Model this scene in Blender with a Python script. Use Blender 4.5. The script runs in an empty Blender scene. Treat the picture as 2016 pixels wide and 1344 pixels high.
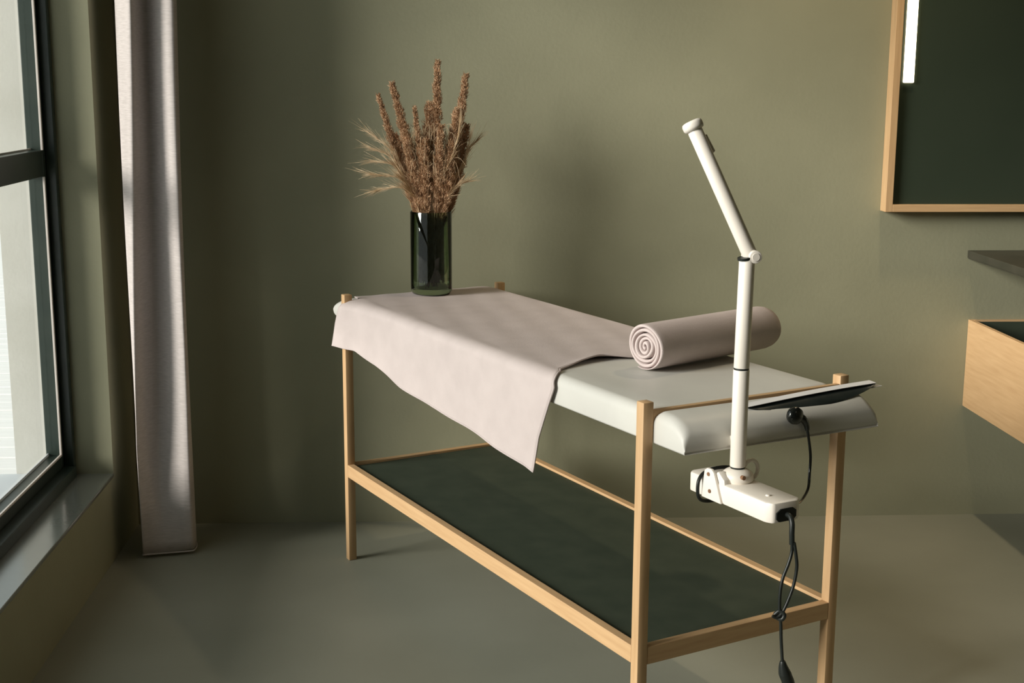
import bpy, bmesh, math, random
from mathutils import Vector, Matrix
random.seed(7)
SC = bpy.context.scene
COL = SC.collection

# ------------------------------------------------------------------ camera, sky, exposure
CAM_H = 1.6529
AZ, PITCH, ROLL = 0.052723, 0.193230, -0.0048969
cam_d = bpy.data.cameras.new('camera')
cam_d.sensor_width = 36.0
cam_d.lens = 2629.54 / 2016 * 36
cam_d.clip_start = 0.05
cam = bpy.data.objects.new('camera', cam_d)
COL.objects.link(cam)
cam.matrix_world = (Matrix.Translation((0, 0, CAM_H)) @ Matrix.Rotation(-AZ, 4, 'Z')
                    @ Matrix.Rotation(math.pi / 2 - PITCH, 4, 'X') @ Matrix.Rotation(-ROLL, 4, 'Z'))
SC.camera = cam
SC.view_settings.view_transform = 'Standard'
SC.view_settings.look = 'None'
SC.view_settings.exposure = 0.0
SC.view_settings.gamma = 1.0
SC.view_settings.use_curve_mapping = False
SC.cycles.max_bounces = 10
SC.cycles.diffuse_bounces = 6
SC.cycles.transmission_bounces = 8
SC.cycles.caustics_reflective = False
SC.cycles.caustics_refractive = False
SC.cycles.sample_clamp_indirect = 6
SC.cycles.use_denoising = True

SKY = .78
world = bpy.data.worlds.new('overcast_sky')
SC.world = world
world.use_nodes = True
bg = world.node_tree.nodes['Background']
bg.inputs[0].default_value = (0.92, 1.0, 0.98, 1)
bg.inputs[1].default_value = SKY
# low hazy sun, broad through the overcast, shining in through the window
SUN_AZ, SUN_EL = math.radians(24), math.radians(17.5)
sun_d = bpy.data.lights.new('hazy_low_sun', 'SUN')
sun_d.energy = 5.2
sun_d.angle = math.radians(22)
sun_d.color = (1.0, .95, .88)
sun = bpy.data.objects.new('hazy_low_sun', sun_d)
COL.objects.link(sun)
sun.location = (-12, -6, 4)
sun.rotation_euler = Vector((math.cos(SUN_AZ) * math.cos(SUN_EL), math.sin(SUN_AZ) * math.cos(SUN_EL), -math.sin(SUN_EL))).to_track_quat('-Z', 'Y').to_euler()

# ------------------------------------------------------------------ materials
def new_mat(name):
    m = bpy.data.materials.new(name)
    m.use_nodes = True
    nt = m.node_tree
    return m, nt, nt.nodes['Principled BSDF']

def N(nt, kind, **kw):
    n = nt.nodes.new(kind)
    for k, v in kw.items():
        setattr(n, k, v)
    return n

def noise_mat(name, c1, c2, rough=0.6, scale=6.0, stretch=(1, 1, 1), detail=6.0, bump=0.0, bscale=None,
              spec=0.4, lo=0.35, hi=0.65, bdist=0.002, bstretch=None):
    m, nt, b = new_mat(name)
    tc = N(nt, 'ShaderNodeTexCoord')
    mp = N(nt, 'ShaderNodeMapping')
    mp.inputs['Scale'].default_value = stretch
    nz = N(nt, 'ShaderNodeTexNoise')
    nz.inputs['Scale'].default_value = scale
    nz.inputs['Detail'].default_value = detail
    cr = N(nt, 'ShaderNodeValToRGB')
    cr.color_ramp.elements[0].position = lo
    cr.color_ramp.elements[1].position = hi
    cr.color_ramp.elements[0].color = (*c1, 1)
    cr.color_ramp.elements[1].color = (*c2, 1)
    L = nt.links.new
    L(tc.outputs['Object'], mp.inputs['Vector'])
    L(mp.outputs['Vector'], nz.inputs['Vector'])
    L(nz.outputs['Fac'], cr.inputs['Fac'])
    L(cr.outputs['Color'], b.inputs['Base Color'])
    b.inputs['Roughness'].default_value = rough
    b.inputs['Specular IOR Level'].default_value = spec
    if bump > 0:
        mp2 = N(nt, 'ShaderNodeMapping')
        mp2.inputs['Scale'].default_value = bstretch or stretch
        n2 = N(nt, 'ShaderNodeTexNoise')
        n2.inputs['Scale'].default_value = bscale or scale * 8
        n2.inputs['Detail'].default_value = 4
        bp = N(nt, 'ShaderNodeBump')
        bp.inputs['Strength'].default_value = bump
        bp.inputs['Distance'].default_value = bdist
        L(tc.outputs['Object'], mp2.inputs['Vector'])
        L(mp2.outputs['Vector'], n2.inputs['Vector'])
        L(n2.outputs['Fac'], bp.inputs['Height'])
        L(bp.outputs['Normal'], b.inputs['Normal'])
    return m

M = {}
M['wall'] = noise_mat('olive_microcement', (.255, .251, .170), (.305, .298, .204), .75, 1.6, detail=8, bump=.25, bscale=70, spec=.25)
M['floor'] = noise_mat('floor_microcement', (.258, .260, .206), (.312, .312, .252), .5, 1.2, detail=8, bump=.15, bscale=50, spec=.4)
M['ceiling'] = noise_mat('ceiling_paint', (.26, .25, .18), (.30, .29, .21), .8, 2.0)
OAK1, OAK2 = (.48, .295, .150), (.61, .405, .220)
M['oak_x'] = noise_mat('oak_grain_along_x', OAK1, OAK2, .5, 6, (1, 14, 14), bump=.12, bscale=40, bdist=.0008, lo=.2, hi=.8)
M['oak_y'] = noise_mat('oak_grain_along_y', OAK1, OAK2, .5, 6, (14, 1, 14), bump=.12, bscale=40, bdist=.0008, lo=.2, hi=.8)
M['oak_z'] = noise_mat('oak_grain_along_z', OAK1, OAK2, .5, 6, (14, 14, 1), bump=.12, bscale=40, bdist=.0008, lo=.2, hi=.8)
M['vinyl'] = noise_mat('pale_grey_vinyl', (.57, .56, .525), (.62, .61, .57), .45, 5, bump=.12, bscale=260, bdist=.0006)
M['panel'] = noise_mat('dark_green_panel', (.036, .048, .033), (.046, .058, .040), .7, 12, spec=.2)
M['towel'] = noise_mat('dusty_pink_towel', (.52, .452, .44), (.56, .488, .475), .95, 12, bump=.35, bscale=420, spec=.05, bdist=.0015)
M['roll'] = noise_mat('dusty_pink_roll', (.585, .50, .485), (.625, .535, .52), .95, 12, bump=.4, bscale=420, spec=.05, bdist=.0015)
M['cream'] = noise_mat('cream_enamel', (.82, .765, .69), (.86, .80, .73), .35, 4, spec=.5)
M['black'] = noise_mat('black_rubber', (.010, .013, .012), (.016, .019, .017), .4, 20)
M['gloss_black'] = noise_mat('glossy_black_plastic', (.008, .010, .010), (.012, .014, .013), .12, 20, spec=.6)
M['brown_screw'] = noise_mat('brown_screw_head', (.20, .10, .05), (.26, .14, .08), .4, 40)
M['curtain'] = noise_mat('linen_curtain', (.47, .425, .41), (.55, .50, .485), .95, 60, (.6, .6, 5), bump=.35, bscale=90, spec=.05, bdist=.002)
M['win_frame'] = noise_mat('dark_green_window_frame', (.020, .032, .025), (.028, .040, .031), .35, 10, spec=.5)
M['bead'] = noise_mat('pale_glazing_bead', (.62, .56, .52), (.68, .62, .58), .4, 10)
M['ext_wall'] = noise_mat('pale_render', (.60, .59, .535), (.66, .65, .60), .85, 5, bump=.2, bscale=80)
M['ext_sill'] = noise_mat('pale_metal_sill', (.62, .66, .70), (.68, .71, .75), .35, 6)
M['board'] = noise_mat('pale_terrace_board', (.86, .845, .835), (.92, .91, .90), .8, 4, (1, 8, 8))
M['ground'] = noise_mat('pale_ground', (.86, .86, .85), (.90, .90, .89), .9, 3)
M['slab'] = noise_mat('dark_stone_slab', (.030, .030, .020), (.045, .042, .030), .5, 8)
M['mirror'] = noise_mat('mirror_painted_reflection', (.032, .044, .030), (.036, .048, .033), .3, 3, spec=.35)  # reflection of the dark room put into the base colour
M['paper'] = noise_mat('magazine_paper', (.74, .73, .74), (.80, .79, .80), .5, 10)
M['cover'] = noise_mat('dark_magazine_cover', (.012, .018, .018), (.022, .028, .026), .3, 20)
M['plume'] = noise_mat('dried_plume_brown', (.36, .21, .115), (.64, .43, .27), .9, 45, spec=.1)
M['stem'] = noise_mat('dried_stem_tan', (.36, .21, .10), (.55, .36, .19), .8, 30, spec=.1)
M['wisp'] = noise_mat('dried_wisp_straw', (.46, .32, .18), (.72, .56, .38), .8, 30, spec=.1)

def glass_mat(name, col, rough=0.0, ior=1.45):
    m, nt, b = new_mat(name)
    b.inputs['Base Color'].default_value = (*col, 1)
    b.inputs['Roughness'].default_value = rough
    b.inputs['IOR'].default_value = ior
    b.inputs['Transmission Weight'].default_value = 1.0
    return m
def pane_mat():
    m, nt, b = new_mat('clear_window_pane')
    nt.nodes.remove(b)
    out = nt.nodes['Material Output']
    tr = N(nt, 'ShaderNodeBsdfTransparent'); tr.inputs[0].default_value = (.97, .98, .97, 1)
    gl = N(nt, 'ShaderNodeBsdfGlossy'); gl.inputs['Roughness'].default_value = .0
    fr = N(nt, 'ShaderNodeFresnel'); fr.inputs['IOR'].default_value = 1.2
    mx = N(nt, 'ShaderNodeMixShader')
    L = nt.links.new
    ge = N(nt, 'ShaderNodeNewGeometry')
    iv = N(nt, 'ShaderNodeMath', operation='SUBTRACT'); iv.inputs[0].default_value = 1.0
    mu = N(nt, 'ShaderNodeMath', operation='MULTIPLY')
    L(ge.outputs['Backfacing'], iv.inputs[1]); L(fr.outputs[0], mu.inputs[0]); L(iv.outputs[0], mu.inputs[1])
    L(mu.outputs[0], mx.inputs[0]); L(tr.outputs[0], mx.inputs[1]); L(gl.outputs[0], mx.inputs[2])
    L(mx.outputs[0], out.inputs[0])
    return m
M['pane'] = pane_mat()
M['vase'] = glass_mat('dark_green_glass', (.42, .52, .36))
def emit_mat(name, col, s):
    m, nt, b = new_mat(name)
    b.inputs['Base Color'].default_value = (.9, .85, .75, 1)
    b.inputs['Emission Color'].default_value = (*col, 1)
    b.inputs['Emission Strength'].default_value = s
    return m
M['tube_light'] = emit_mat('warm_light_tube', (1.0, .84, .62), 5.0)

# ------------------------------------------------------------------ helpers
def props(o, label=None, cat=None, group=None, kind=None):
    if label: o['label'] = label
    if cat: o['category'] = cat
    if group: o['group'] = group
    if kind: o['kind'] = kind
    return o

def thing(name, label, cat, loc=(0, 0, 0), rz=0.0, group=None):
    o = bpy.data.objects.new(name, None)
    o.empty_display_size = .05
    COL.objects.link(o)
    o.location = loc
    o.rotation_euler = (0, 0, rz)
    return props(o, label, cat, group)

def link(name, bm, mat, parent=None, smooth=False, shift=None):
    if shift:
        bmesh.ops.translate(bm, verts=bm.verts, vec=Vector(shift))
    bmesh.ops.recalc_face_normals(bm, faces=bm.faces)
    me = bpy.data.meshes.new(name)
    bm.to_mesh(me)
    bm.free()
    me.materials.append(mat)
    if smooth:
        for p in me.polygons: p.use_smooth = True
    o = bpy.data.objects.new(name, me)
    COL.objects.link(o)
    if parent: o.parent = parent
    return o

def add_box(bm, x0, x1, y0, y1, z0, z1, bev=0.0, seg=2):
    t = bmesh.new()
    vs = [t.verts.new(p) for p in ((x0, y0, z0), (x1, y0, z0), (x1, y1, z0), (x0, y1, z0),
                                    (x0, y0, z1), (x1, y0, z1), (x1, y1, z1), (x0, y1, z1))]
    for f in ((0, 3, 2, 1), (4, 5, 6, 7), (0, 1, 5, 4), (1, 2, 6, 5), (2, 3, 7, 6), (3, 0, 4, 7)):
        t.faces.new([vs[i] for i in f])
    if bev > 0:
        bmesh.ops.bevel(t, geom=t.edges[:], offset=bev, segments=seg, profile=.5, affect='EDGES')
    me = bpy.data.meshes.new('tmp'); t.to_mesh(me); t.free()
    bm.from_mesh(me); bpy.data.meshes.remove(me)
    return bm

def box(x0, x1, y0, y1, z0, z1, bev=0.0, seg=2):
    return add_box(bmesh.new(), x0, x1, y0, y1, z0, z1, bev, seg)

def add_sweep(bm, pts, rad, n=8, caps=True):
    """tube along points; rad may be a list"""
    pts = [Vector(p) for p in pts]
    if not isinstance(rad, (list, tuple)): rad = [rad] * len(pts)
    T = [(pts[min(i + 1, len(pts) - 1)] - pts[max(i - 1, 0)]).normalized() for i in range(len(pts))]
    up = Vector((0, 0, 1)) if abs(T[0].z) < .9 else Vector((1, 0, 0))
    u = T[0].cross(up).normalized()
    rings = []
    for i, p in enumerate(pts):
        u = (u - T[i] * u.dot(T[i])).normalized()
        v = T[i].cross(u)
        rings.append([bm.verts.new(p + (u * math.cos(2 * math.pi * k / n) + v * math.sin(2 * math.pi * k / n)) * rad[i]) for k in range(n)])
    for a, b in zip(rings, rings[1:]):
        for k in range(n):
            bm.faces.new((a[k], a[(k + 1) % n], b[(k + 1) % n], b[k]))
    if caps:
        bm.faces.new(rings[0][::-1]); bm.faces.new(rings[-1])
    return bm

def smooth_pts(pts, sub=8):
    P = [Vector(p) for p in pts]
    out = []
    for i in range(len(P) - 1):
        p0, p1, p2, p3 = P[max(i - 1, 0)], P[i], P[i + 1], P[min(i + 2, len(P) - 1)]
        for k in range(sub):
            t = k / sub
            out.append(.5 * ((2 * p1) + (p2 - p0) * t + (2 * p0 - 5 * p1 + 4 * p2 - p3) * t * t + (3 * p1 - p0 - 3 * p2 + p3) * t ** 3))
    out.append(P[-1])
    return out

def cyl(p0, p1, r, n=32, bev=0.0):
    """capped cylinder, with a small rounded rim"""
    p0, p1 = Vector(p0), Vector(p1)
    d = (p1 - p0).normalized()
    if bev:
        pts = [p0, p0 + d * bev * .3, p0 + d * bev, p1 - d * bev, p1 - d * bev * .3, p1]
        rr = [r - bev, r - bev * .3, r, r, r - bev * .3, r - bev]
    else:
        pts, rr = [p0, p1], r
    return add_sweep(bmesh.new(), pts, rr, n)

def lathe(profile, n=48):
    bm = bmesh.new()
    rings = []
    for r, z in profile:
        if r < 1e-6: rings.append([bm.verts.new((0, 0, z))])
        else: rings.append([bm.verts.new((r * math.cos(2 * math.pi * k / n), r * math.sin(2 * math.pi * k / n), z)) for k in range(n)])
    for a, b in zip(rings, rings[1:]):
        for k in range(n):
            k2 = (k + 1) % n
            if len(a) == 1: bm.faces.new((a[0], b[k], b[k2]))
            elif len(b) == 1: bm.faces.new((a[k], b[0], a[k2]))
            else: bm.faces.new((a[k], a[k2], b[k2], b[k]))
    return bm

def prism(poly, axis, lo, hi, bev=0.0):
    """extrude a 2D polygon; axis 1: poly in (x,z) extruded along y"""
    bm = bmesh.new()
    def P(q, t):
        return (q[0], t, q[1]) if axis == 1 else ((t, q[0], q[1]) if axis == 0 else (q[0], q[1], t))
    A = [bm.verts.new(P(q, lo)) for q in poly]; B = [bm.verts.new(P(q, hi)) for q in poly]
    n = len(poly)
    bm.faces.new(A[::-1]); bm.faces.new(B)
    for i in range(n): bm.faces.new((A[i], A[(i + 1) % n], B[(i + 1) % n], B[i]))
    if bev: bmesh.ops.bevel(bm, geom=bm.edges[:], offset=bev, segments=2, profile=.5, affect='EDGES')
    return bm

def autosmooth(o, ang=40):
    me = o.data
    for p in me.polygons: p.use_smooth = True
    bm = bmesh.new(); bm.from_mesh(me)
    for e in bm.edges:
        if len(e.link_faces) == 2 and e.calc_face_angle(0) > math.radians(ang): e.smooth = False
    bm.to_mesh(me); bm.free()
    return o

def S(name, bm, mat, parent=None, label=None):
    o = link(name, bm, mat, parent)
    if parent is None: o['kind'] = 'structure'
    if label: o['label'] = label
    return o

# ------------------------------------------------------------------ the room
XW, YB, YF, XR, ZC = -1.15, 4.885, -2.2, 3.6, 3.1     # window wall face, back wall, wall behind camera, right wall, ceiling
XO = -1.465                                           # outer face of the window wall
WY0, WY1, WZ0, WZ1 = 0.75, 4.55, .30, 2.98            # window opening
S('floor', box(XO, XR + .15, YF - .15, YB + .15, -.15, 0), M['floor'], label='smooth olive grey microcement floor')
S('ceiling', box(XO, XR + .15, YF - .15, YB + .15, ZC, ZC + .15), M['ceiling'], label='olive painted ceiling')
S('wall_back', box(XO, XR + .15, YB, YB + .15, 0, ZC), M['wall'], label='olive microcement wall behind the treatment table')
S('wall_right', box(XR, XR + .15, YF, YB, 0, ZC), M['wall'], label='olive wall on the right')
S('wall_front', box(XO, XR, YF - .15, YF, 0, ZC), M['wall'], label='olive wall behind the viewer')
b = bmesh.new()
XI = -1.36
add_box(b, XI, XW, YF, WY0, 0, ZC); add_box(b, XI, XW, WY1, YB, 0, ZC)
add_box(b, XI, XW, WY0, WY1, 0, WZ0); add_box(b, XI, XW, WY0, WY1, WZ1, ZC)
wl = S('wall_left', b, M['wall'], label='olive wall with the deep window reveal')
b = bmesh.new()
add_box(b, XO, XI, YF, WY0 + .05, 0, ZC); add_box(b, XO, XI, WY1 - .05, YB, 0, ZC)
add_box(b, XO, XI, WY0 + .05, WY1 - .05, 0, WZ0 - .01); add_box(b, XO, XI, WY0 + .05, WY1 - .05, WZ1 - .03, ZC)
S('outer_leaf', b, M['ext_wall'], wl, 'pale rendered outer leaf of the window wall')
S('outer_sill', box(XO - .16, XI, WY0 + .05, WY1 - .05, .285, .318, .004), M['ext_sill'], wl, 'pale metal sill outside the glass')

# window
win = props(bpy.data.objects.new('window_1', None), 'large dark framed window with a horizontal transom', kind='structure')
COL.objects.link(win)
FX0, FX1 = -1.36, -1.31
JW = .056
def wbox(name, *a, mat='win_frame', bev=.003):
    return link(name, box(*a, bev), M[mat], win)
wbox('jamb', FX0, FX1, WY1 - JW, WY1, WZ0, WZ1)
wbox('jamb', FX0, FX1, WY0, WY0 + JW, WZ0, WZ1)
wbox('bottom_rail', FX0, FX1, WY0 + JW, WY1 - JW, WZ0, WZ0 + .082)
wbox('outer_frame', FX1, -1.266, WY0 + .032, WY1 - .032, WZ0, WZ0 + .038)
wbox('outer_frame', FX1, -1.276, WY1 - .026, WY1, WZ0, WZ1)
wbox('outer_frame', FX1, -1.266, WY0, WY0 + .032, WZ0, WZ1)
wbox('outer_frame', FX1, -1.266, WY0 + .032, WY1 - .032, WZ1 - .032, WZ1)
wbox('top_rail', FX0, FX1, WY0 + JW, WY1 - JW, WZ1 - .08, WZ1)
TZ0, TZ1 = 1.333, 1.420
wbox('transom', FX0, FX1, WY0 + JW, WY1 - JW, TZ0, TZ1)
ym = WY1 - JW
for z0, z1 in ((WZ0 + .082, TZ0), (TZ1, WZ1 - .08)):
    wbox('pane', -1.342, -1.336, WY0 + JW, ym, z0, z1, mat='pane', bev=0)
    wbox('glazing_bead', FX1 - .002, FX1 + .005, ym - .007, ym + .001, z0, z1, mat='bead', bev=.001)
wbox('glazing_bead', FX1 - .002, FX1 + .005, WY0 + JW, ym, WZ0 + .081, WZ0 + .088, mat='bead', bev=.001)
wbox('glazing_bead', -1.350, -1.345, WY0 + JW, ym, TZ1 - .001, TZ1 + .006, mat='bead', bev=.001)
wbox('glazing_bead', -1.356, -1.350, WY0 + JW, ym, WZ0 + .081, WZ0 + .090, mat='ext_sill', bev=.001)

M['sill'] = noise_mat('satin_sill_paint', (.18, .19, .165), (.21, .22, .195), .2, 3, spec=1.0)
M['sill'].node_tree.nodes['Principled BSDF'].inputs['Coat Weight'].default_value = .8
M['sill'].node_tree.nodes['Principled BSDF'].inputs['Coat Roughness'].default_value = .16
wbox('sill_board', FX1 + .002, XW + .003, WY0 + .002, WY1 - .002, WZ0 - .012, WZ0 + .001, mat='sill')

# terrace outside: single boards
ter = props(bpy.data.objects.new('floor_2', None), 'pale boarded terrace outside the window', kind='structure')
COL.objects.link(ter)
bd = box(-9.0, XO - .02, 0, .166, -.03, 0, .003, 1)
first = link('board', bd, M['board'], ter)
first.location = (0, -1.0, 0)
for i in range(1, 72):
    c = first.copy(); COL.objects.link(c); c.parent = ter
    c.location = (random.uniform(-.004, .0), -1.0 + i * .175, random.uniform(-.003, .001))
S('ground', box(-60, XO - .01, -30, 60, -.25, -.05), M['ground'], label='pale ground beyond the terrace')

# ------------------------------------------------------------------ curtain
def profile_at(z):
    """plan of the bunched curtain: from the edge by the window round to the back"""
    t = max(0, min(1, (1.9 - z) / 1.9))            # 0 high, 1 at hem
    hi = [(-1.085, 4.66), (-1.088, 4.625), (-1.078, 4.600), (-1.052, 4.575), (-1.022, 4.558), (-1.012, 4.610), (-.998, 4.672), (-.980, 4.674), (-.945, 4.632), (-.908, 4.598), (-.887, 4.606), (-.900, 4.68), (-.93, 4.735)]
    lo = [(-1.075, 4.63), (-1.078, 4.600), (-1.076, 4.578), (-1.074, 4.566), (-1.068, 4.555), (-1.048, 4.600), (-1.022, 4.642), (-1.002, 4.645), (-.958, 4.610), (-.918, 4.582), (-.900, 4.590), (-.905, 4.66), (-.93, 4.72)]
    hem = [(-1.075, 4.60), (-1.077, 4.588), (-1.075, 4.575), (-1.073, 4.562), (-1.068, 4.553), (-1.046, 4.562), (-1.016, 4.570), (-.990, 4.576), (-.950, 4.584), (-.920, 4.588), (-.901, 4.598), (-.905, 4.66), (-.93, 4.72)]
    g = max(0, 1 - z / .55) ** 1.5
    lo = [(a_[0] * (1 - g) + b_[0] * g, a_[1] * (1 - g) + b_[1] * g) for a_, b_ in zip(lo, hem)]
    s = t * t * (3 - 2 * t)
    s = min(1, t * 1.25)
    pts = []
    for i, (h, l) in enumerate(zip(hi, lo)):
        w = .006 * math.sin(z * 3.1 + i * .7)
        pts.append((h[0] * (1 - s) + l[0] * s + w * .4 + .016, h[1] * (1 - s) + l[1] * s + w - .045, 0))
    return smooth_pts(pts, 6)
bm = bmesh.new()
rows = []
NZ = 70
for j in range(NZ + 1):
    z = .012 + (3.02 - .012) * j / NZ
    pr = profile_at(z)
    rows.append([bm.verts.new((p.x, p.y, z + (.010 - .010 * (1 - k / len(pr)) if j == 0 else 0))) for k, p in enumerate(pr)])
for a, c in zip(rows, rows[1:]):
    for k in range(len(a) - 1): bm.faces.new((a[k], a[k + 1], c[k + 1], c[k]))
cur = thing('curtain', 'pale linen curtain hanging in folds beside the window', 'curtain', (0, 0, 0))
o = link('fabric', bm, M['curtain'], cur, smooth=True)
sd = o.modifiers.new('thick', 'SOLIDIFY'); sd.thickness = .0025
link('hem', add_sweep(bmesh.new(), [Vector((p.x, p.y, .014)) for p in profile_at(.012)], .003, 5), M['curtain'], cur)
link('curtain_rail', box(-1.12, -.86, WY0 - .2, YB - .03, 3.04, ZC - .001, .004), M['win_frame'], cur)
link('heading_tape', box(-1.09, -.89, 4.51, 4.70, 3.00, 3.045, .004), M['curtain'], cur)

# ------------------------------------------------------------------ treatment table (local axes: x along the table, y across, z up)
TX, TY = -.3433, 4.4880
TROT = math.atan2(-.8935, .4491)
TL, TWD, LT, LH = 1.7694, .6210, .0286, .940
RZ1, RZ0 = .3473, .3034
def tab(a, b_, z):
    c, s = math.cos(TROT), math.sin(TROT)
    return (TX + a * c - b_ * s, TY + a * s + b_ * c, z)
table = thing('treatment_table', 'slim oak treatment table with pale grey padded top and dark green lower shelf', 'table', (TX, TY, 0), TROT)
for a in (0, TL - LT):
    for b_ in (0, TWD - LT):
        autosmooth(link('leg', box(a, a + LT, b_, b_ + LT, 0, LH, .0025, 2), M['oak_z'], table))
link('side_rail', box(LT, TL - LT, 0.0005, LT - .004, RZ0, RZ1, .0015), M['oak_x'], table)
link('side_rail', box(LT, TL - LT, TWD - LT + .004, TWD - .0005, RZ0, RZ1, .0015), M['oak_x'], table)
link('end_rail', box(TL - LT + .004, TL - .0005, LT, TWD - LT, RZ0, RZ1, .0015), M['oak_y'], table)
link('end_rail', box(.0005, LT - .004, LT, TWD - LT, RZ0, RZ1, .0015), M['oak_y'], table)
link('lower_shelf', box(LT - .004, TL - LT + .004, LT - .004, TWD - LT + .004, RZ1 - .022, RZ1 - .008), M['panel'], table, ).data
link('head_rail', box(TL - .016, TL - .002, LT, TWD - LT, .875, .9195, .0015), M['oak_y'], table)
link('foot_rail', box(.002, .016, LT, TWD - LT, .80, .842, .0015), M['oak_y'], table)
link('bed_board', box(.016, TL - .05, .11, TWD - .06, .829, .8412), M['oak_x'], table)

PB0, PB1, PZ0, PZ1 = LT + .001, TWD - LT - .001, .841, .918
def pad(a0, a1, round0, round1, rtop=.024, crown=.0):
    """padded slab: rounded top edges along the sides, rounded ends where asked (radius)"""
    bm = bmesh.new()
    na, nb = 60, 28
    def topz(a, b_):
        z = PZ1
        db = min(b_ - PB0, PB1 - b_)
        if db < rtop:
            z = min(z, PZ1 - rtop + math.sqrt(max(0, rtop ** 2 - (rtop - db) ** 2)))
        for e, r in ((a - a0, round0), (a1 - a, round1)):
            if r and e < r: z = min(z, PZ1 - r[1] if False else z)
        return z
    return topz
# profile sections along the table give the pad its rounded foot and head ends
def pad_mesh(stations, skew=0.0):
    """stations: list of (a, z_low, z_high); cross-section has rounded top edges"""
    bm = bmesh.new()
    rings = []
    for a, zl, zh in stations:
        h = zh - zl
        r = min(.026, h * .48); rb = min(.006, h * .2)
        sec = []
        for k in range(7):
            t = math.pi / 2 * k / 6
            sec.append((PB0 + r - r * math.cos(t), zh - r + r * math.sin(t)))
        for k in range(1, 10): sec.append((PB0 + r + (PB1 - PB0 - 2 * r) * k / 10, zh))
        for k in range(7):
            t = math.pi / 2 * (1 - k / 6)
            sec.append((PB1 - r + r * math.cos(t), zh - r + r * math.sin(t)))
        for k in range(4):
            t = math.pi / 2 * k / 3
            sec.append((PB1 - rb + rb * math.cos(t), zl + rb - rb * math.sin(t)))
        for k in range(4):
            t = math.pi / 2 * (1 - k / 3)
            sec.append((PB0 + rb - rb * math.cos(t), zl + rb - rb * math.sin(t)))
        rings.append([bm.verts.new((a + skew * (y - PB0) / (PB1 - PB0), y, z)) for y, z in sec])
    n = len(rings[0])
    for p, q in zip(rings, rings[1:]):
        for k in range(n): bm.faces.new((p[k], p[(k + 1) % n], q[(k + 1) % n], q[k]))
    bm.faces.new(rings[0][::-1]); bm.faces.new(rings[-1])
    return bm
# foot end: the top eases down to a drooping nose like the head end
st = [(-.1445, .858, .872), (-.1405, .849, .883), (-.130, .844, .8905), (-.105, .8415, .900), (-.08, PZ0, .9065), (-.05, PZ0, .9135), (-.02, PZ0, .917)]
FOOT = [(-.145, .872), (-.1405, .883), (-.130, .8905), (-.105, .900), (-.08, .9065), (-.05, .9135), (-.02, .917), (.02, .918)]
st += [(.02, PZ0, PZ1), (.5, PZ0, PZ1), (1.0, PZ0, PZ1), (1.5, PZ0, PZ1)]
for k in range(6):
    t = math.pi / 2 * k / 5
    r = .020
    st.append((TL - .018 - r + r * math.sin(t), PZ0, PZ1 - r + r * math.cos(t)))
mat_o = autosmooth(link('mattress', pad_mesh(st), M['vinyl'], table), 60)
st = [(TL - .001, PZ0, PZ1 - .006), (TL + .008, PZ0, PZ1 - .001), (TL + .016, PZ0, PZ1)]
for k in range(1, 9):                                # head end: top rolls over into a drooping nose
    t = math.pi / 2 * k / 8
    st.append((1.800 + .082 * math.sin(t), PZ0, PZ1 - .050 * (1 - math.cos(t))))
st += [(1.886, PZ0 + .002, PZ1 - .064), (1.882, PZ0 + .004, PZ1 - .071)]
autosmooth(link('headrest_pad', pad_mesh(st, .018), M['vinyl'], table), 60)

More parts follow.
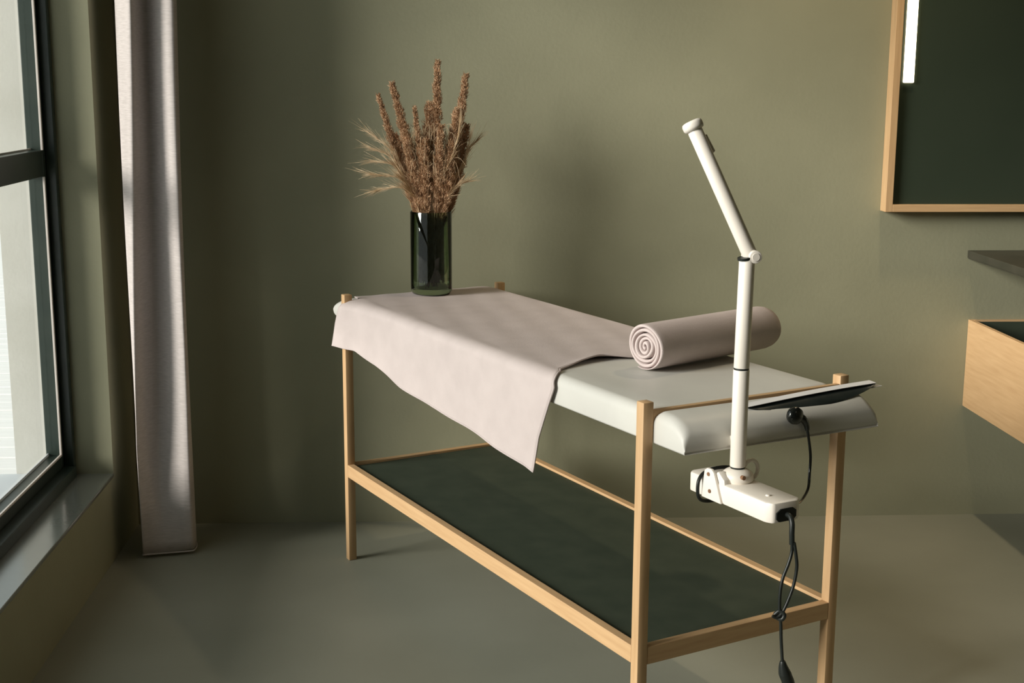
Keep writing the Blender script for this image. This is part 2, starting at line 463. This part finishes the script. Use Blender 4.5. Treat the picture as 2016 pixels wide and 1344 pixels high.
# ------------------------------------------------------------------ flat towel over the table
def lerp_tab(tabl, x):
    if x <= tabl[0][0]: return tabl[0][1]
    for (x0, y0), (x1, y1) in zip(tabl, tabl[1:]):
        if x <= x1: return y0 + (y1 - y0) * (x - x0) / (x1 - x0)
    return tabl[-1][1]
HEM = [(-.05, .757), (.02, .760), (.10, .762), (.28, .735), (.456, .709), (.66, .690), (.867, .678), (1.10, .662), (1.22, .652), (1.272, .643), (1.4, .64)]
TOP = PZ1 + .004
NA, NT, NF, NBk = 110, 46, 44, 10
bm = bmesh.new()
rows = []
def place(s, row):
    """s 0..1 along the table; row index across: back drop, top, front roll, hang"""
    if row < NBk:                                   # behind: short drop over the far edge
        t = row / NBk
        ang = t * math.pi / 2
        aL, aR = -.105, 1.30
        a = aL + (aR - aL) * s
        r = .024
        return a, PB1 + .004 - r + r * math.cos(ang) + .0, TOP - r + r * math.sin(ang) + lerp_tab(FOOT, a) - PZ1
    if row < NBk + NT:
        t = (row - NBk) / NT
        y = PB1 - .02 - (PB1 - .02 - (PB0 + .026)) * t
        aL = lerp_tab([(.03, .028), (.048, -.012), (.075, -.055), (.11, -.088), (.16, -.10), (.7, -.105)], y)
        aR = lerp_tab([(.03, 1.322), (.08, 1.295), (.16, 1.262), (.23, 1.248), (.30, 1.270), (.40, 1.300), (.7, 1.31)], y)
        a = aL + (aR - aL) * s
        z = TOP
        z += lerp_tab(FOOT, a) - PZ1
        z += .0016 * math.sin(a * 17 + y * 23) * math.sin(y * 31) * .6
        e = max(0, 1 - (aR - a) / .055)
        z += .013 * e * e * math.exp(-((y - .215) / .085) ** 2)      # curled lip of the edge
        return a, y, z
    t = (row - NBk - NT) / NF                       # front roll then hang
    aL0 = lerp_tab([(0, .030), (.10, .012), (.2, -.002), (.5, -.024), (1, -.047)], t)
    aR0 = lerp_tab([(0, 1.322), (.06, 1.342), (.14, 1.352), (.3, 1.330), (.65, 1.285), (1, 1.262)], t)
    a = aL0 + (aR0 - aL0) * s
    zh = lerp_tab(HEM, a)
    out = lerp_tab([(.0, -.012), (.035, -.012), (.09, .006), (.25, .019), (1.5, .019)], a)  # in front of the leg, then against the pad
    q = .12
    if t < q:
        ang = (t / q) * math.pi / 2
        y0 = PB0 + .026
        y = y0 - (y0 - out) * math.sin(ang)
        z = TOP - .027 * (1 - math.cos(ang))
    else:
        k = (t - q) / (1 - q)
        z = TOP - .027 + (zh - TOP + .027) * k
        y = out + k * (.005 * math.sin(a * 9.0 + .6) + .003 * math.sin(a * 21 + 1)) - .006 * k
    return a, y, z
for r in range(NBk + NT + NF + 1):
    rows.append([bm.verts.new(place(s / NA, r)) for s in range(NA + 1)])
for p, q in zip(rows, rows[1:]):
    for k in range(NA): bm.faces.new((p[k], p[k + 1], q[k + 1], q[k]))
tw = thing('towel', 'dusty pink towel draped flat over the table and hanging down its window side', 'towel', (TX, TY, TOP), TROT)
o = link('towel_cloth', bm, M['towel'], tw, smooth=True, shift=(0, 0, -TOP))
sd = o.modifiers.new('thick', 'SOLIDIFY'); sd.thickness = .0035; sd.offset = 0
# hem stitched along the three free edges
edge = [Vector(place(1, r)) for r in range(NBk, NBk + NT + NF + 1)] + [Vector(place(s / NA, NBk + NT + NF)) for s in range(NA, -1, -1)]
link('hem', add_sweep(bmesh.new(), edge, .0026, 6), M['towel'], tw, smooth=True, shift=(0, 0, -TOP))

# ------------------------------------------------------------------ rolled towel
ax0 = Vector(tab(1.410, .254, 0)); ax1 = Vector(tab(1.330, .722, 0))
rl = thing('rolled_towel', 'dusty pink towel rolled tight into a bolster lying across the padded table top', 'towel', (ax0.x, ax0.y, PZ1), math.atan2(ax1.y - ax0.y, ax1.x - ax0.x))
Lr = (ax1 - ax0).length
RO, TH, TURNS = .068, .0104, 5.1
def spiral_pt(t):                                    # t 0..1 from the core outwards
    ang = 2 * math.pi * TURNS * (t - 1) - 1.15
    r = .0045 + (RO - TH / 2 - .0045) * t
    w = 1 + .07 * math.sin(ang * 1.6 + 1) * (1 - t) + .022 * math.sin(ang * 2.3 + t * 9) + .035 * math.sin(t * 23)*t*(1-t)*2
    return r * w, ang
NS = 240
def section(x, grow, thin):
    out, inn = [], []
    for i in range(NS + 1):
        r, g = spiral_pt(i / NS)
        th = TH * thin * (.9 + .1 * math.sin(i * .31)) * max(.25, min(1, (NS - i) / 14))
        xx = x + (-.010 * (1 - i / NS) * 0 + .003 * math.sin(i * .11)) * (1 if x < Lr / 2 else -1)
        for lst, rr in ((out, r + th / 2), (inn, r - th / 2)):
            rr = max(.0008, rr * grow)
            z = rr * math.sin(g); y = rr * math.cos(g)
            z = z * .97 if z > 0 else max(z * .97, -RO * .93)
            lst.append((xx, y, RO * .93 + z + .0005))
    return out + inn[::-1]
bm = bmesh.new()
xs = [(0, 1, .35), (.002, 1, .75), (.006, 1, .94), (.02, 1, 1.0)] + [(.02 + (Lr - .05) * k / 10, 1, 1.0) for k in range(1, 10)] + [(Lr - .028, .995, 1), (Lr - .014, .96, 1), (Lr - .005, .90, 1), (Lr, .82, .8)]
rings = [[bm.verts.new(p) for p in section(*q)] for q in xs]
n = len(rings[0])
for p, q in zip(rings, rings[1:]):
    for k in range(n): bm.faces.new((p[k], p[(k + 1) % n], q[(k + 1) % n], q[k]))
h = NS + 1
for ring in (rings[0], rings[-1]):
    for i in range(NS): bm.faces.new((ring[i], ring[i + 1], ring[n - 2 - i], ring[n - 1 - i]))
link('rolled_cloth', bm, M['roll'], rl, smooth=True)

# ------------------------------------------------------------------ vase and dried grasses
VX, VY, VZ = -.0385, 4.592, TOP + .0035
VR, VH = .0715, .285
vase = thing('vase', 'tall dark green glass cylinder vase standing on the pink towel', 'vase', (VX, VY, VZ))
prof = [(0, 0), (VR - .014, 0), (VR - .005, .003), (VR - .0005, .012), (VR, .03), (VR, VH - .004), (VR - .0015, VH), (VR - .0035, VH),
        (VR - .005, VH - .004), (VR - .005, .03), (VR - .009, .021), (VR - .02, .018), (0, .017)]
autosmooth(link('glass_body', lathe(prof, 72), M['vase'], vase), 50)

def rvec(): return Vector((random.uniform(-1, 1), random.uniform(-1, 1), random.uniform(-1, 1)))
def add_strand(bm, pts, w):
    """thin three-sided tapering strand"""
    add_sweep(bm, pts, [w * (1 - .8 * i / (len(pts) - 1)) for i in range(len(pts))], 3, caps=False)
def plume_thing(tip, base, label, wmax=.020, bend=(0, 0, 0), frac=.36, fibers=900, droop=0.0):
    """one dried stalk: thin stem and fluffy seed head"""
    frac += .05
    B = Vector(base); T = Vector(tip)
    mid = B.lerp(T, .5) + Vector(bend)
    def cv(t): return B * (1 - t) ** 2 + mid * 2 * t * (1 - t) + T * t * t
    root = thing('dried_grass_stem', label, 'dried grass', (VX, VY, VZ + .018), 0, 'dried grasses in the vase')
    off = Vector((VX, VY, VZ + .018))
    link('stem', add_sweep(bmesh.new(), [cv(k / 14) - off for k in range(14)], [.0022 * (1 - .5 * k / 14) for k in range(14)], 5), M['stem'], root, smooth=True)
    bm = bmesh.new()
    for i in range(int(fibers * 3.4)):
        t = frac + (1 - frac) * random.random() ** .95
        q = (t - frac) / (1 - frac)
        w = wmax * 2.0 * (min(1, .18 + q * 2.1) ** .9) * (1 - .62 * q ** 1.1)
        p = cv(t)
        tg = (cv(min(1, t + .03)) - cv(t - .03)).normalized()
        rd = rvec(); rd = (rd - tg * rd.dot(tg)).normalized()
        lump = .8 + .2 * math.sin(q * 40 + rd.x * 5)
        p1 = p + rd * w * lump * random.random() ** .7 * .75 + tg * random.uniform(-.004, .006)
        d = (rd * .55 + tg * random.uniform(.5, 1.3) + rvec() * .35).normalized()
        l = random.uniform(.006, .017) * (1.15 - .5 * q)
        s_ = d.cross(rvec()).normalized() * random.uniform(.0007, .0015)
        a_, b2, c_ = p1 - s_ - off, p1 + s_ - off, p1 + d * l - off
        e_ = p1 + d * l * .4 + d.cross(s_).normalized() * .0012 - off
        v = [bm.verts.new(x) for x in (a_, b2, c_, e_)]
        bm.faces.new((v[0], v[1], v[3])); bm.faces.new((v[1], v[2], v[3])); bm.faces.new((v[2], v[0], v[3]))
    for i in range(240):                             # side spikelets
        t = frac - .12 + (1 - frac) * .6 * random.random()
        p = cv(t); tg = (cv(t + .03) - cv(t - .03)).normalized()
        rd = rvec(); rd = (rd - tg * rd.dot(tg)).normalized()
        l = random.uniform(.02, .05)
        pts = [p - off + rd * (l * .45 * k / 3) + tg * (l * .9 * k / 3) for k in range(4)]
        add_strand(bm, pts, .0011)
    # a core so the head reads as solid
    core = [cv(frac + (1 - frac) * k / 12) - off for k in range(13)]
    add_sweep(bm, core, [max(.001, wmax * .42 * min(1, (k / 12) * 3.2) ** .6 * (1 - .7 * (k / 12) ** 1.3)) for k in range(13)], 6)
    pl = link('plume', bm, M['plume'], root)
    pl['kind'] = 'stuff'
    return root
def vb(dx, dy=0.0): return (VX + dx, VY + dy, VZ + .018 + .004)
X0 = -.0385
plume_thing((X0 - .175, VY + .01, 1.600), vb(.012), 'dried grass stem with the thinnest plume, leaning furthest left over the vase', .013, (-.005, 0, .03), .50, 800)
plume_thing((X0 - .128, VY - .01, 1.640), vb(.02, .01), 'dried grass stem with tall brown plume second from the left', .019, (.012, 0, .02), .42, 1300)
plume_thing((X0 - .052, VY - .03, 1.560), vb(.02, -.02), 'short dried grass stem with pale pointed plume left of the vase centre', .012, (.0, 0, .0), .5, 700)
plume_thing((X0 + .026, VY + .00, 1.712), vb(0, .01), 'tallest dried grass stem, upright brown plume above the vase centre', .019, (.004, 0, 0), .42, 1400)
plume_thing((X0 - .002, VY + .02, 1.575), vb(-.02, .02), 'dried grass stem with bushy brown plume just behind the tallest one', .028, (-.012, 0, 0), .40, 1300)
plume_thing((X0 + .121, VY + .01, 1.668), vb(-.02), 'dried grass stem with tall dark plume at the right of the vase', .021, (.022, 0, -.01), .42, 1400)
plume_thing((X0 + .088, VY - .02, 1.555), vb(-.015, -.02), 'dried grass stem with loose plume leaning right in front of the dark one', .020, (.012, 0, -.01), .40, 1100)
plume_thing((X0 + .036, VY - .04, 1.500), vb(.005, -.02), 'low dried grass stem with plume in front of the vase centre', .022, (.0, 0, 0), .40, 1100)
plume_thing((X0 - .085, VY - .03, 1.480), vb(.015, -.01), 'low dried grass stem with brown plume in front on the left', .022, (.0, 0, 0), .42, 1000)
plume_thing((X0 + .125, VY + .03, 1.500), vb(-.01, .02), 'low dried grass stem with dark plume at the far right of the vase', .022, (.02, 0, 0), .42, 1000)

plume_thing((X0 - .020, VY - .035, 1.455), vb(.01, -.02), 'lowest dried grass stem, curled fluffy plume low in front at the vase centre', .026, (-.02, 0, 0), .40, 1100)
plume_thing((X0 + .070, VY - .035, 1.450), vb(-.01, -.02), 'low dried grass stem with fluffy plume in front on the right', .025, (.02, 0, 0), .40, 1000)
plume_thing((X0 - .120, VY + .01, 1.470), vb(.02, .0), 'low dried grass stem with plume leaning out below the left sprays', .019, (.0, 0, .02), .44, 900)

def wisps(label, count, dirs, seed, lenr, wid=.0008):
    random.seed(seed)
    off = Vector((VX, VY, VZ + .018))
    bm = bmesh.new()
    for i in range(count):
        a = random.uniform(*dirs)
        st = Vector((random.uniform(-.045, .045), random.uniform(-.04, .04), .02))
        reach = random.uniform(*lenr)
        up = random.uniform(.30, .72)
        y = random.uniform(-.07, .07)
        p1 = Vector((st.x * .9 + a * .012, st.y * .9, VH - .01))
        p2 = Vector((a * .05 + st.x, y * .4, VH + up * .30))
        p3 = Vector((a * (.08 + reach * .55), y * .8, VH + up * .30 + .05 * random.random() + .03))
        p4 = Vector((a * (.10 + reach), y, VH + up * .26 + random.uniform(-.03, .10)))
        add_strand(bm, smooth_pts([st, p1, p2, p3, p4], 4), wid * random.uniform(.7, 1.3))
    o = link('dried_grass_wisps', bm, M['wisp'])
    o.location = off
    props(o, label, 'dried grass', 'fine grass in the vase', 'stuff')
    return o
random.seed(11)
def feather(label, anchors, seed):
    """arching feathery sprays: a spine with fine strands streaming from it"""
    random.seed(seed)
    off = Vector((VX, VY, VZ + .018))
    bm = bmesh.new()
    for pts in anchors:
        sp = smooth_pts([Vector(p) for p in pts], 8)
        add_strand(bm, sp, .0016)
        n = len(sp)
        for i in range(130):
            k = random.randint(int(n * .30), n - 2)
            tg = (sp[k + 1] - sp[k - 1]).normalized()
            l = random.uniform(.03, .085)
            sd_ = Vector((random.uniform(-.3, .3), random.uniform(-.35, .35), random.uniform(-.25, .55)))
            q = [sp[k] + (tg + sd_ * (.25 + .5 * j / 4)) * (l * j / 4) + Vector((0, 0, -.010 * (j / 4) ** 2)) for j in range(5)]
            add_strand(bm, q, .00085)
    o = link('dried_grass_wisps', bm, M['wisp'])
    o.location = off
    return props(o, label, 'dried grass', 'fine grass in the vase', 'stuff')
H0 = VH - .018
feather('feathery straw-coloured sprays arching out to the left of the vase', [
    [(.03, 0, .01), (-.02, -.01, H0), (-.085, -.02, H0 + .13), (-.135, -.02, H0 + .21), (-.205, -.02, H0 + .265)],
    [(.03, 0, .01), (-.02, -.01, H0), (-.09, -.03, H0 + .12), (-.135, -.03, H0 + .185), (-.200, -.03, H0 + .215)],
    [(.03, 0, .01), (-.025, -.01, H0), (-.08, -.01, H0 + .09), (-.125, -.02, H0 + .155), (-.195, -.02, H0 + .17)],
    [(.03, 0, .01), (-.03, -.01, H0), (-.065, -.03, H0 + .07), (-.11, -.04, H0 + .115), (-.200, -.04, H0 + .128)],
    [(.03, 0, .01), (-.03, -.01, H0), (-.055, -.03, H0 + .05), (-.10, -.04, H0 + .082), (-.175, -.04, H0 + .075)]], 3)
feather('thin straw sprays curving out to the right of the vase', [
    [(-.03, 0, .01), (.02, -.01, H0), (.05, -.03, H0 + .05), (.085, -.04, H0 + .085), (.115, -.04, H0 + .10)],
    [(-.03, 0, .01), (.02, .0, H0), (.07, .0, H0 + .10), (.11, .0, H0 + .16), (.135, .0, H0 + .25)],
    [(-.02, 0, .01), (.015, .0, H0), (.08, .02, H0 + .12), (.125, .02, H0 + .20), (.150, .02, H0 + .23)],
    [(-.02, 0, .01), (.0, -.03, H0), (.03, -.04, H0 + .10), (.075, -.05, H0 + .19), (.10, -.05, H0 + .29)]], 5)
wisps('dense fine straw stalks filling the mouth of the vase', 330, (-1, 1), 21, (-.05, .03), .0011)

# ------------------------------------------------------------------ treatment lamp hanging at the head end
LA, LB, LZ = 1.915, .157, .735
lamp = thing('treatment_lamp', 'cream tubular treatment lamp with bent arm mounted at the head end of the table', 'lamp', tab(LA, LB, LZ), TROT)
sh = (-LA, -LB, -LZ)
def L(name, bm, mat, parent=None, smooth=None, label=None):
    o = link(name, bm, M[mat], parent or lamp, shift=sh)
    if smooth: autosmooth(o, smooth)
    if label: o['label'] = label
    return o
base = L('base', prism([(1.798, .120), (1.808, .107), (2.070, .107), (2.088, .116), (2.090, .180), (2.078, .196), (1.815, .196), (1.798, .186)], 2, .730, .776, .0055), 'cream', smooth=35)
L('button', cyl((2.038, .142, .774), (2.038, .142, .779), .0055, 16, .002), 'cream', base, 40)
L('button_hole', cyl((2.050, .165, .7742), (2.050, .165, .7756), .006, 16), 'brown_screw', base)
L('socket', prism([(.122, .741), (.129, .734), (.168, .734), (.176, .741), (.176, .755), (.166, .762), (.134, .762), (.122, .754)], 0, 2.080, 2.0915), 'black', base)
br = L('bracket', prism([(1.860, .732), (1.930, .732), (1.902, .796), (1.893, .803), (1.878, .803), (1.868, .796)], 1, .1005, .1075, .0015), 'cream', smooth=35)
L('bracket_top', prism([(1.868, .7765), (1.902, .7765), (1.902, .7825), (1.868, .7825)], 1, .104, .199, .0012), 'cream', br)
L('bracket_wing', prism([(1.900, .796), (1.929, .735), (1.936, .755), (1.930, .785), (1.908, .801)], 1, .1078, .126, .003), 'cream', br, 35)
for a, z in ((1.884, .790), (1.890, .752)):
    L('screw', cyl((a, .0985, z), (a, .1015, z), .0045, 12), 'brown_screw', br)
# swivel dome under the tube
dome = [(0, 0), (.033, 0), (.036, .004), (.036, .012)] + [(.036 * math.cos(t * math.pi / 14), .012 + .020 * math.sin(t * math.pi / 14)) for t in range(1, 7)] + [(0, .0325)]
d = lathe(dome, 36); bmesh.ops.translate(d, verts=d.verts, vec=Vector((LA, LB, .7745)))
L('swivel', d, 'cream', smooth=50)
L('swivel_pin', cyl((LA + .030, LB - .012, .792), (LA + .038, LB - .012, .792), .005, 14), 'brown_screw', smooth=40)
ringp = [(LA + .004, LB + .034 + .021 * math.cos(t), .796 + .023 * math.sin(t)) for t in [i * 2 * math.pi / 20 for i in range(20)]]
L('ring', add_sweep(bmesh.new(), ringp + [ringp[0]], .0045, 8, False), 'cream', smooth=60)
TB0, TJ, TT = .806, 1.031, 1.276
L('collar', cyl((LA, LB, .800), (LA, LB, .809), .0162, 32), 'black', smooth=40)
L('tube', cyl((LA, LB, .808), (LA, LB, TJ - .001), .0178, 40, .002), 'cream', smooth=50)
L('tube_joint', cyl((LA, LB, TJ - .003), (LA, LB, TJ + .003), .0170, 40), 'black', smooth=40)
L('tube', cyl((LA, LB, TJ + .001), (LA, LB + .004, TT), .0172, 40, .002), 'cream', smooth=50)
L('mounting_clip', box(1.878, LA - .013, LB - .001, LB + .009, .848, .872, .002), 'cream')
# knuckle and head
K = Vector((LA, LB + .012, TT + .006))
L('knuckle', cyl(K + Vector((-.016, 0, 0)), K + Vector((.016, 0, 0)), .0130, 28, .002), 'cream', smooth=40)
L('knuckle_neck', add_sweep(bmesh.new(), [(LA, LB + .004, TT - .004), K], .011, 20), 'cream', smooth=40)
L('gap_washer', cyl((LA, LB - .002, TT - .002), (LA, LB - .003, TT + .003), .0160, 28), 'black', smooth=40)
L('knob', cyl(K + Vector((.008, .004, -.002)), K + Vector((.021, -.001, -.002)), .0142, 28, .002), 'cream', smooth=40)
L('knob_face', cyl(K + Vector((.0205, -.0008, -.002)), K + Vector((.0222, -.0014, -.002)), .0085, 28), 'cream', smooth=40)
HD = Vector((LA - .105, LB - .073, 1.556))
dirh = (HD - K).normalized()
L('head_tube', cyl(K - dirh * .004, HD, .0166, 40, .003), 'cream', smooth=50)
L('end_cap', cyl(HD - dirh * .010, HD + dirh * .012, .0232, 40, .007), 'cream', smooth=50)
sidev = dirh.cross(Vector((0.9, .25, 0))).normalized()
if sidev.y < 0: sidev = -sidev
c0 = HD - dirh * .026 + sidev * .021 + Vector((.004, 0, 0)); c1 = HD - dirh * .066 + sidev * .0235 + Vector((.004, 0, 0))
L('latch', add_sweep(bmesh.new(), [c0 - sidev * .004, c0, c1, c1 - sidev * .003], [.003, .0048, .0056, .003], 10), 'cream', smooth=50)
# cords
loop = [(1.853 + .004 * math.cos(t * 2), .152 + .060 * math.copysign(abs(math.cos(t)) ** .75, math.cos(t)), .750 + .038 * math.copysign(abs(math.sin(t)) ** .75, math.sin(t))) for t in [i * 2 * math.pi / 24 for i in range(24)]]
L('wrapped_cord', add_sweep(bmesh.new(), smooth_pts(loop + [loop[0]], 3), .0042, 8, False), 'black', smooth=60, label='black cord looped round the lamp base')

pw = thing('power_cord', 'dark power cord hanging in a knotted loop from the end of the lamp base', 'cord', tab(2.095, .165, .743), TROT)
psh = (-2.095, -.165, -.743)
def Pw(name, pts, r, sub=8, n=8):
    return autosmooth(link(name, add_sweep(bmesh.new(), smooth_pts(pts, sub), r, n), M['black'], pw, shift=psh), 60)
Pw('strain_relief', [(2.0885, .150, .748), (2.103, .149, .747), (2.113, .146, .735), (2.116, .144, .715), (2.117, .145, .690)], .0060)
Pw('cable', [(2.117, .145, .695), (2.117, .145, .672), (2.117, .137, .647), (2.117, .123, .616), (2.117, .118, .582), (2.117, .119, .548), (2.117, .124, .515), (2.118, .126, .480), (2.119, .130, .440), (2.119, .133, .420)], .0036)
Pw('cable', [(2.121, .147, .695), (2.123, .152, .668), (2.124, .155, .638), (2.123, .149, .599), (2.122, .134, .562), (2.120, .122, .540), (2.116, .112, .532), (2.112, .104, .536)], .0036)
Pw('knot', [(2.110, .112, .536), (2.116, .120, .545), (2.124, .126, .538), (2.122, .122, .528), (2.113, .116, .530)], .0050)
Pw('plug', [(2.119, .132, .430), (2.119, .135, .415), (2.119, .142, .395), (2.119, .150, .378), (2.119, .157, .350)], [.0055 + .0085 * min(1, i / 14) for i in range(33)])

# ------------------------------------------------------------------ magazine and black hub on the headrest
mg = thing('magazine', 'thin dark-covered magazine with white pages lying on the headrest end', 'magazine', tab(1.85, .42, .925), TROT)
msh = (-1.85, -.42, -.925)
def sheet(b0, b1, a0, a1, zf, th, nb=24, na=8):
    bm = bmesh.new()
    top = []; bot = []
    for i in range(nb + 1):
        u = i / nb; rt = []; rb = []
        for j in range(na + 1):
            v = j / na
            y = b0 + (b1 - b0) * u; x = a0(u) + (a1(u) - a0(u)) * v
            z = zf(u, v)
            rt.append(bm.verts.new((x, y, z + th))); rb.append(bm.verts.new((x, y, z)))
        top.append(rt); bot.append(rb)
    for i in range(nb):
        for j in range(na):
            bm.faces.new((top[i][j], top[i + 1][j], top[i + 1][j + 1], top[i][j + 1]))
            bm.faces.new((bot[i][j], bot[i][j + 1], bot[i + 1][j + 1], bot[i + 1][j]))
    for i in range(nb):
        for j in (0, na): bm.faces.new((top[i][j], bot[i][j], bot[i + 1][j], top[i + 1][j]))
    for j in range(na):
        for i in (0, nb): bm.faces.new((top[i][j], top[i][j + 1], bot[i][j + 1], bot[i][j]))
    return bm
zp = lambda u: .9190 + .010 * math.sin(min(1, u * 1.15) * math.pi / 2) + .004 * u
autosmooth(link('page', sheet(.235, .640, lambda u: 1.818, lambda u: 1.843, lambda u, v: zp(u) - .0015 * v * v, .0010), M['paper'], mg, shift=msh), 50)
autosmooth(link('cover', sheet(.240, .636, lambda u: 1.820, lambda u: 1.844 + .026 * math.sin(math.pi * u) ** .8, lambda u, v: (zp(u) - .0035) * (1 - v * v) + (zp(u) - .0035 - .024 * math.sin(math.pi * u) ** .8) * v * v, .0016), M['cover'], mg, shift=msh), 50)
autosmooth(link('back_page', sheet(.570, .655, lambda u: 1.822, lambda u: 1.848, lambda u, v: .9195 + .004 * u, .0012), M['paper'], mg, shift=msh), 50)

hub = thing('cable_hub', 'glossy black round cable end stuck under the magazine on the headrest edge', 'cable', tab(1.893, .332, .888), TROT)
hsh = (-1.893, -.332, -.888)
hb = lathe([(0, -.014), (.012, -.013), (.019, -.008), (.021, 0), (.019, .008), (.012, .013), (0, .014)], 28)
bmesh.ops.rotate(hb, verts=hb.verts, cent=(0, 0, 0), matrix=Matrix.Rotation(math.pi / 2, 3, 'Y'))
bmesh.ops.translate(hb, verts=hb.verts, vec=Vector((1.900, .332, .900)))
autosmooth(link('housing', hb, M['gloss_black'], hub, shift=hsh), 70)
autosmooth(link('stub', add_sweep(bmesh.new(), smooth_pts([(1.90, .340, .898), (1.904, .354, .890), (1.904, .364, .876), (1.904, .368, .862)], 6), [.011 - .006 * i / 18 for i in range(19)], 12), M['gloss_black'], hub, shift=hsh), 70)
autosmooth(link('cable', add_sweep(bmesh.new(), smooth_pts([(1.904, .367, .866), (1.905, .372, .845), (1.908, .378, .800), (1.912, .374, .760), (1.93, .355, .730), (1.97, .30, .722), (2.03, .225, .738), (2.055, .2025, .748)], 8), .0034, 8), M['gloss_black'], hub, shift=hsh), 60)

# ------------------------------------------------------------------ mirror with light tube, stone slab and wooden box on the right
MX0, MX1, MZ0, MZ1 = 1.624, 2.80, 1.184, 2.45
FD, FW = .060, .027
mir = thing('mirror', 'large mirror with a painted dark reflection in a deep oak frame hung on the back wall', 'mirror', (MX0, YB, MZ0))
msh2 = (-MX0, -YB, -MZ0)
link('frame_side', box(MX0, MX0 + FW, YB - FD, YB - .001, MZ0, MZ1, .0015), M['oak_z'], mir, shift=msh2)
link('frame_side', box(MX1 - FW, MX1, YB - FD, YB - .001, MZ0, MZ1, .0015), M['oak_z'], mir, shift=msh2)
link('frame_side', box(MX0 + FW, MX1 - FW, YB - FD, YB - .001, MZ0, MZ0 + FW, .0015), M['oak_x'], mir, shift=msh2)
link('frame_side', box(MX0 + FW, MX1 - FW, YB - FD, YB - .001, MZ1 - FW, MZ1, .0015), M['oak_x'], mir, shift=msh2)
link('mirror_glass', box(MX0 + FW - .003, MX1 - FW + .003, YB - .040, YB - .010, MZ0 + FW - .003, MZ1 - FW + .003), M['mirror'], mir, shift=msh2)
link('light_tube', box(1.667, 1.705, YB - .052, YB - .040, 1.650, 2.36, .003), M['tube_light'], mir, shift=msh2)['label'] = 'glowing warm white light strip'

slab = thing('stone_slab', 'thin dark stone slab shelf fixed to the wall under the mirror', 'shelf', (1.967, YB, 1.003))
link('slab_top', box(0, 1.25, -.56, -.001, 0.004, .032, .002), M['slab'], slab)
link('slab_underside', box(.004, 1.246, -.556, -.001, 0, .0045), M['slab'], slab)

wb = thing('wall_box', 'open-topped oak box unit fixed to the wall below the dark slab', 'cabinet', (1.988, YB, .437))
BW, BD, BH, TH_ = 1.22, .58, .335, .018
link('side_panel', box(0, TH_, -BD, -.001, 0, BH, .001), M['oak_y'], wb)
link('side_panel', box(BW - TH_, BW, -BD, -.001, 0, BH, .001), M['oak_y'], wb)
link('back_panel', box(TH_, BW - TH_, -TH_, -.001, 0, BH, .001), M['oak_x'], wb)
link('front_panel', box(TH_, BW - TH_, -BD, -BD + TH_, 0, BH, .001), M['oak_x'], wb)
link('base_panel', box(TH_, BW - TH_, -BD + TH_, -TH_, .004, .02), M['panel'], wb)
link('inner_lining', box(TH_ + .0005, BW - TH_ - .0005, -TH_ - .006, -TH_ - .0005, .02, BH - .006), M['panel'], wb)

# assumed warm ceiling spot out of view, added to warm the upper right wall
sp = thing('added_ceiling_spot', 'assumed small warm ceiling spot, unseen, above the mirror', 'lamp', (1.55, 4.40, ZC))
link('housing', cyl((0, 0, -.001), (0, 0, -.05), .05, 32, .003), M['cream'], sp)
link('lens', cyl((0, 0, -.050), (0, 0, -.053), .042, 32), M['tube_light'], sp)
ld = bpy.data.lights.new('added_warm_spot', 'SPOT')
ld.energy = 75; ld.color = (1.0, .80, .52); ld.spot_size = math.radians(120); ld.spot_blend = 1.0; ld.shadow_soft_size = .06
lo = bpy.data.objects.new('added_bulb', ld); COL.objects.link(lo); lo.parent = sp
lo.location = (0, 0, -.06)

fill_spot = thing('added_ceiling_spot', 'added warm fill spot, unseen, near the right wall behind the viewer', 'lamp', (2.7, .6, ZC))  # added fill light out of view, lifts the shaded faces of the wood
link('housing', cyl((0, 0, -.001), (0, 0, -.05), .05, 32, .003), M['cream'], fill_spot)
link('lens', cyl((0, 0, -.050), (0, 0, -.053), .042, 32), M['tube_light'], fill_spot)
ld2 = bpy.data.lights.new('added_warm_spot', 'SPOT')
ld2.energy = 55; ld2.color = (1.0, .80, .55); ld2.spot_size = math.radians(140); ld2.spot_blend = 1.0; ld2.shadow_soft_size = .06
lo2 = bpy.data.objects.new('added_bulb', ld2); COL.objects.link(lo2); lo2.parent = fill_spot
lo2.location = (0, 0, -.06)
